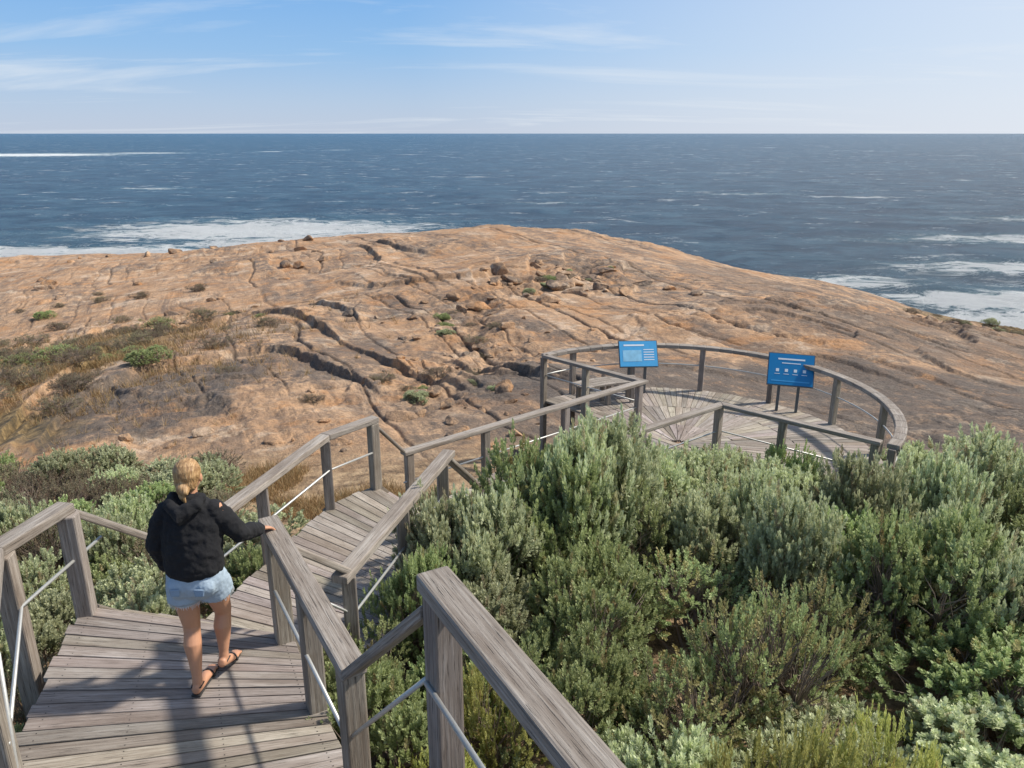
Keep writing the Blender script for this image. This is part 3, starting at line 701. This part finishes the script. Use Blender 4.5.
# ---------------------------------------------------------------- woman
W=empty('woman',(-2.0,4.25,ZA))
M_skin=simple('skin',(.55,.28,.165),.5,0,18,.08,.05)
M_knit=simple('black_knit',(.010,.010,.012),.95,0,160,.3,.5)
M_den=simple('denim',(.36,.45,.54),.85,0,220,.3,.4)
M_hair=simple('blonde_hair',(.36,.20,.085),.5,0,9,.3,.1)
nt=M_hair.node_tree; bs=nt.nodes['Principled BSDF']; tc=N(nt,'ShaderNodeTexCoord').outputs['Object']
hn=noise(nt,mapping(nt,tc,(140,25,25)),1,4); L(nt,ramp(nt,hn,[(.3,(.20,.10,.04)),(.55,(.42,.25,.11)),(.75,(.62,.42,.22))]),bs.inputs['Base Color']); bump(nt,hn,bs,.8,.01)
M_sand=simple('sandal_black',(.02,.018,.018),.6)
class LB:
    def __init__(s): s.v=[];s.f=[]
    def tube(s,pts,rad,seg=16,ref=(1,0,0),cap=True):
        P=[V(p) for p in pts]; R=[(r,r) if isinstance(r,(int,float)) else r for r in rad]
        if cap:
            d0=(P[0]-P[1]).normalized(); d1=(P[-1]-P[-2]).normalized()
            P=[P[0]+d0*min(R[0])*.45]+P+[P[-1]+d1*min(R[-1])*.45]; R=[(R[0][0]*.6,R[0][1]*.6)]+R+[(R[-1][0]*.6,R[-1][1]*.6)]
        n=len(P); base=len(s.v)
        for i in range(n):
            T=(P[min(i+1,n-1)]-P[max(i-1,0)]).normalized(); S=V(ref)-T*V(ref).dot(T); S.normalize(); U=T.cross(S)
            for j in range(seg):
                a=2*math.pi*j/seg; s.v.append(tuple(P[i]+S*math.cos(a)*R[i][0]+U*math.sin(a)*R[i][1]))
        for i in range(n-1):
            for j in range(seg):
                k=(j+1)%seg; s.f.append([base+i*seg+j,base+i*seg+k,base+(i+1)*seg+k,base+(i+1)*seg+j])
        s.f.append([base+j for j in range(seg)][::-1]); s.f.append([base+(n-1)*seg+j for j in range(seg)])
    def ball(s,c,r,seg=16):
        c=V(c); r=(r,r,r) if isinstance(r,(int,float)) else r; base=len(s.v); n=8
        s.v.append((c.x,c.y,c.z-r[2]))
        for i in range(1,n):
            t=-math.pi/2+math.pi*i/n
            for j in range(seg):
                a=2*math.pi*j/seg; s.v.append((c.x+r[0]*math.cos(t)*math.cos(a),c.y+r[1]*math.cos(t)*math.sin(a),c.z+r[2]*math.sin(t)))
        s.v.append((c.x,c.y,c.z+r[2])); top=len(s.v)-1
        for j in range(seg):
            k=(j+1)%seg; s.f.append([base,base+1+k,base+1+j]); s.f.append([top,top-seg+j,top-seg+k])
            for i in range(n-2): s.f.append([base+1+i*seg+j,base+1+i*seg+k,base+1+(i+1)*seg+k,base+1+(i+1)*seg+j])
    def obj(s,name,mat,vox=.006,sm=4,disp=0,parent=W):
        me=bpy.data.meshes.new(name); me.from_pydata(s.v,[],s.f); me.materials.append(mat); o=bpy.data.objects.new(name,me); link(o,parent)
        if vox:
            r=o.modifiers.new('r','REMESH'); r.mode='VOXEL'; r.voxel_size=vox; r.use_smooth_shade=True
            k=o.modifiers.new('s','SMOOTH'); k.iterations=sm; k.factor=.5
        if disp:
            t=bpy.data.textures.new(name+'_folds','CLOUDS'); t.noise_scale=.06; t.noise_depth=3; d=o.modifiers.new('d','DISPLACE'); d.texture=t; d.strength=disp; d.mid_level=.5
        return o
b=LB()
hipL,hipR=V((-.085,.0,.80)),V((.085,.02,.80))
kneeL,ankL=V((-.078,.015,.44)),V((-.040,-.10,.085))
kneeR,ankR=V((.075,.16,.46)),V((.065,.10,.13))
for h,k,a in ((hipL,kneeL,ankL),(hipR,kneeR,ankR)):
    b.tube([h,h.lerp(k,.35),h.lerp(k,.75),k,k.lerp(a,.12),k.lerp(a,.32)+V((0,-.014,0)),k.lerp(a,.6),k.lerp(a,.88),a],[.090,.086,.066,.055,.052,.057,.044,.031,.032])
b.tube([ankL+V((0,-.035,-.035)),V((-.040,-.08,.045)),V((-.038,.0,.04)),V((-.034,.07,.032)),V((-.032,.12,.028))],[(.03,.033),(.033,.037),(.036,.03),(.042,.022),(.034,.014)])
b.tube([ankL,ankL+V((0,0,-.04))],[.032,.034])
b.tube([ankR+V((0,-.04,-.02)),V((.065,.11,.09)),V((.068,.18,.055)),V((.07,.235,.032)),V((.072,.28,.026))],[(.03,.033),(.033,.037),(.036,.03),(.042,.022),(.034,.014)])
b.tube([ankR,ankR+V((0,0.0,-.04))],[.032,.034])
for j in range(5):
    for (fx,fy,fz) in ((-.032,.135,.022),(.072,.295,.020)):
        b.tube([(fx+(j-2)*.014,fy-.02,fz),(fx+(j-2)*.015,fy+.02-abs(j-1.5)*.004,fz-.004)],[.009,.008],8)
b.tube([(0,.01,.76),(0,.01,.86),(0,.02,.98),(0,.04,1.12),(0,.06,1.25),(0,.065,1.31)],[(.15,.11),(.155,.11),(.115,.085),(.13,.09),(.14,.08),(.06,.055)],20)
b.tube([(0,.06,1.28),(0,.075,1.36),(0,.085,1.42)],[.054,.050,.052])
hc=V((0,.10,1.455))
b.ball(hc+V((0,-.005,.015)),(.072,.09,.095),20)
b.ball(hc+V((0,.028,-.035)),(.055,.065,.07),20)
b.ball(hc+V((0,.05,-.082)),(.028,.025,.022))
b.tube([hc+V((0,.088,.012)),hc+V((0,.105,-.022))],[.009,.014],8)
b.ball(hc+V((0,.088,-.052)),(.022,.010,.008),10)
for s in (-1,1): 
    b.ball(hc+V((s*.074,.0,-.01)),(.010,.020,.030),10); b.ball(hc+V((s*.026,.083,.010)),(.014,.012,.009),10)
shR,elR,wrR=V((.155,.055,1.265)),V((.265,.12,1.045)),V((.325,.335,.965))
shL,elL,wrL=V((-.155,.055,1.265)),V((-.225,.02,1.02)),V((-.215,.11,.80))
for s_,e_,w_ in ((shR,elR,wrR),(shL,elL,wrL)):
    b.tube([s_,s_.lerp(e_,.5),e_],[.045,.040,.035]); b.tube([e_,e_.lerp(w_,.3),w_],[.035,.036,.023])
b.obj('body',M_skin,.0055,3)
e=LB()
for s in (-1,1): e.ball(hc+V((s*.026,.0925,.010)),(.0065,.004,.0055),10)
e.obj('eyes',simple('eye_dark',(.03,.025,.02),.2),0)
e=LB(); e.ball(hc+V((0,.0955,-.052)),(.020,.005,.006),10); e.obj('lips',simple('lips',(.45,.15,.12),.5),0)
def hand(wr,fwd,down,side,grip,name):
    h=LB(); fwd=V(fwd).normalized(); side=V(side).normalized(); dn=V(down).normalized()
    h.tube([wr-fwd*.01,wr+fwd*.03,wr+fwd*.075],[(.022,.018),(.034,.014),(.038,.013)],14,ref=side)
    for j,ln in enumerate((.062,.072,.068,.052)):
        o=wr+fwd*.075+side*((j-1.5)*.019)
        pts=[o-fwd*.02,o]
        for kk in range(3):
            ang=grip*(kk+1)/3; d=(fwd*math.cos(ang)+dn*math.sin(ang)); o=o+d*ln*(.42,.33,.25)[kk]; pts.append(o.copy())
        h.tube(pts,[.009,.0092,.0085,.008,.0068],8,ref=side)
    t0=wr+fwd*.025-side*.028; h.tube([t0,t0+(fwd*.6-side*.7+dn*.3)*.032,t0+(fwd*.95-side*.55+dn*.7)*.055],[.012,.0105,.008],8,ref=dn)
    h.obj(name,M_skin,.003,2)
hand(wrR,(.25,.75,-.35),(.35,-.1,-.9),(.8,-.3,.1),1.3,'right_hand')
hand(wrL,(.05,.25,-.95),(.3,.6,-.2),(.1,.95,.25),.8,'left_hand')
s=LB()
s.tube([(0,.0,.835),(0,.005,.87),(0,.012,.97),(0,.03,1.08),(0,.05,1.19),(0,.06,1.265),(0,.065,1.315),(0,.07,1.335)],[(.160,.126),(.182,.145),(.184,.145),(.184,.140),(.184,.126),(.168,.102),(.11,.085),(.078,.07)],24)
s.tube([shR+V((-.03,0,-.005)),shR.lerp(elR,.5),elR,elR.lerp(wrR,.5),elR.lerp(wrR,.85),elR.lerp(wrR,.97)],[.070,.068,.062,.056,.050,.036])
s.tube([shL+V((.03,0,-.005)),shL.lerp(elL,.5),elL,elL.lerp(wrL,.5),elL.lerp(wrL,.85),elL.lerp(wrL,.99)],[.070,.070,.065,.060,.054,.038])
s.tube([(-.085,.05,1.345),(-.080,-.03,1.325),(0,-.085,1.275),(.080,-.03,1.325),(.085,.05,1.345)],[.032,.042,.060,.042,.032],12,ref=(0,0,1))
s.obj('black_hooded_jumper',M_knit,.007,3,.028)
s=LB()
s.tube([(0,.005,.73),(0,.003,.79),(0,.005,.86),(0,.01,.93)],[(.165,.122),(.182,.136),(.168,.122),(.135,.100)],24)
for h,k in ((hipL,kneeL),(hipR,kneeR)):
    s.tube([h.lerp(k,-.02),h.lerp(k,.2),h.lerp(k,.38)],[.097,.108,.112],20)
s.ball((-.075,-.085,.78),(.075,.055,.075)); s.ball((.075,-.075,.78),(.075,.055,.075))
s.obj('denim_shorts',M_den,.006,2,.016)
s=LB()
for sx in (-1,1):
    s.tube([(sx*.075,-.143,.80),(sx*.075,-.146,.755)],[(.036,.006),(.032,.006)],8)
s.obj('back_pockets',simple('denim_pocket',(.25,.34,.45),.9,0,200,.3,.4),.004,1)
s=LB(); rg=random.Random(2)
for h,k in ((hipL,kneeL),(hipR,kneeR)):
    c=h.lerp(k,.42)
    for i in range(90):
        a=i/90*6.283; p=c+V((math.cos(a)*.108,math.sin(a)*.108,0)); s.tube([p,p+V((rg.gauss(0,.004),rg.gauss(0,.004),-rg.uniform(.015,.035)))],[.0016,.001],4,cap=False)
s.obj('frayed_hem',simple('denim_thread',(.7,.72,.74),.9),0)
s=LB()
s.ball(hc+V((0,-.018,.028)),(.082,.094,.095),22); s.ball(hc+V((0,-.045,-.02)),(.070,.062,.075),20)
s.ball(hc+V((.0,-.10,-.045)),(.040,.036,.040),16); s.ball(hc+V((.015,-.115,-.055)),(.026,.026,.028),12)
s.tube([hc+V((-.01,-.10,-.06)),hc+V((.0,-.12,-.09)),hc+V((.012,-.118,-.125))],[.026,.020,.008],10)
o=s.obj('hair_with_bun',M_hair,.005,2,.008)
s=LB()
s.tube([(-.042,-.145,.010),(-.041,-.05,.010),(-.035,.05,.010),(-.032,.165,.010)],[(.034,.010),(.036,.010),(.042,.010),(.034,.009)],14)
s.tube([(.065,.055,.085),(.066,.12,.050),(.069,.20,.018),(.072,.32,.008)],[(.034,.010),(.036,.010),(.042,.010),(.034,.009)],14)
for (c,r1_) in ((V((-.034,.05,.03)),.045),(V((.07,.20,.045)),.045)):
    s.tube([c+V((-r1_,0,-.02)),c+V((-.03,.0,.02)),c+V((0,.01,.032)),c+V((.03,0,.02)),c+V((r1_,0,-.02))],[(.010,.005)]*5,8,ref=(0,1,0))
for c in (ankL,ankR):
    s.tube([c+V((-.034,.02,-.01)),c+V((-.028,-.03,-.02)),c+V((0,-.042,-.02)),c+V((.028,-.03,-.02)),c+V((.034,.02,-.01))],[.006]*5,8,ref=(0,0,1))
s.obj('sandals',M_sand,.004,1)
# ---------------------------------------------------------------- light, sky, camera
el,az=math.radians(48),math.radians(78)
sd=V((math.sin(az)*math.cos(el),math.cos(az)*math.cos(el),math.sin(el)))
sun=bpy.data.lights.new('sun','SUN'); sun.energy=5.0; sun.angle=math.radians(3.0); sun.color=(1,.935,.83)
so=bpy.data.objects.new('sun',sun); link(so); so.rotation_euler=sd.to_track_quat('Z','Y').to_euler()
w=bpy.data.worlds.new('World'); scene.world=w; w.use_nodes=True; nt=w.node_tree; nt.nodes.clear()
sky=nt.nodes.new('ShaderNodeTexSky'); sky.sky_type='NISHITA'; sky.sun_disc=False; sky.sun_elevation=el; sky.sun_rotation=az
sky.air_density=1.0; sky.dust_density=1.0; sky.ozone_density=1.5
bg=nt.nodes.new('ShaderNodeBackground'); wo=nt.nodes.new('ShaderNodeOutputWorld'); bg.inputs[1].default_value=.14
tc=nt.nodes.new('ShaderNodeTexCoord'); sx=nt.nodes.new('ShaderNodeSeparateXYZ'); L(nt,tc.outputs['Generated'],sx.inputs[0])
grad=ramp(nt,math_(nt,'MAXIMUM',sx.outputs[2],0.0),[(0.,(.55,.63,.77)),(.035,(.46,.60,.80)),(.09,(.29,.52,.84)),(.16,(.19,.44,.84)),(.5,(.15,.32,.64))])
vm=nt.nodes.new('ShaderNodeVectorMath'); vm.operation='SCALE'; L(nt,grad,vm.inputs[0]); vm.inputs['Scale'].default_value=1/.14
hz=ramp(nt,math_(nt,'MAXIMUM',sx.outputs[2],0.0),[(0.,.92),(.2,.85),(.6,.25)])
base=mix(nt,hz,sky.outputs[0],vm.outputs[0])
dt=nt.nodes.new('ShaderNodeVectorMath'); dt.operation='DOT_PRODUCT'; L(nt,tc.outputs['Generated'],dt.inputs[0]); dt.inputs[1].default_value=(math.sin(az),math.cos(az),.15)
gl=ramp(nt,dt.outputs['Value'],[(.10,0.),(1.,.95)])
base=mix(nt,gl,base,(6.1,6.4,6.8))
zz=math_(nt,'ADD',math_(nt,'MAXIMUM',sx.outputs[2],0.0),.08)
cx=nt.nodes.new('ShaderNodeCombineXYZ'); L(nt,math_(nt,'DIVIDE',sx.outputs[0],zz),cx.inputs[0]); L(nt,math_(nt,'DIVIDE',sx.outputs[1],zz),cx.inputs[1])
cn=noise(nt,mapping(nt,cx.outputs[0],(.22,.6,1),(0,0,.25)),1.0,8,.6,.6)
cl=ramp(nt,cn,[(.54,0.),(.76,.7)])
wc=mix(nt,cl,base,(5.9,6.2,6.5))
L(nt,wc,bg.inputs[0]); L(nt,bg.outputs[0],wo.inputs[0])
cam=bpy.data.cameras.new('camera'); cam.sensor_width=36; cam.lens=27.07; cam.clip_start=.05; cam.clip_end=60000
co=bpy.data.objects.new('camera',cam); link(co); co.location=(0,0,0); co.rotation_euler=(math.radians(90-18.05),0,0); scene.camera=co
scene.view_settings.view_transform='Standard'; scene.view_settings.look='None'; scene.view_settings.exposure=0; scene.view_settings.gamma=1
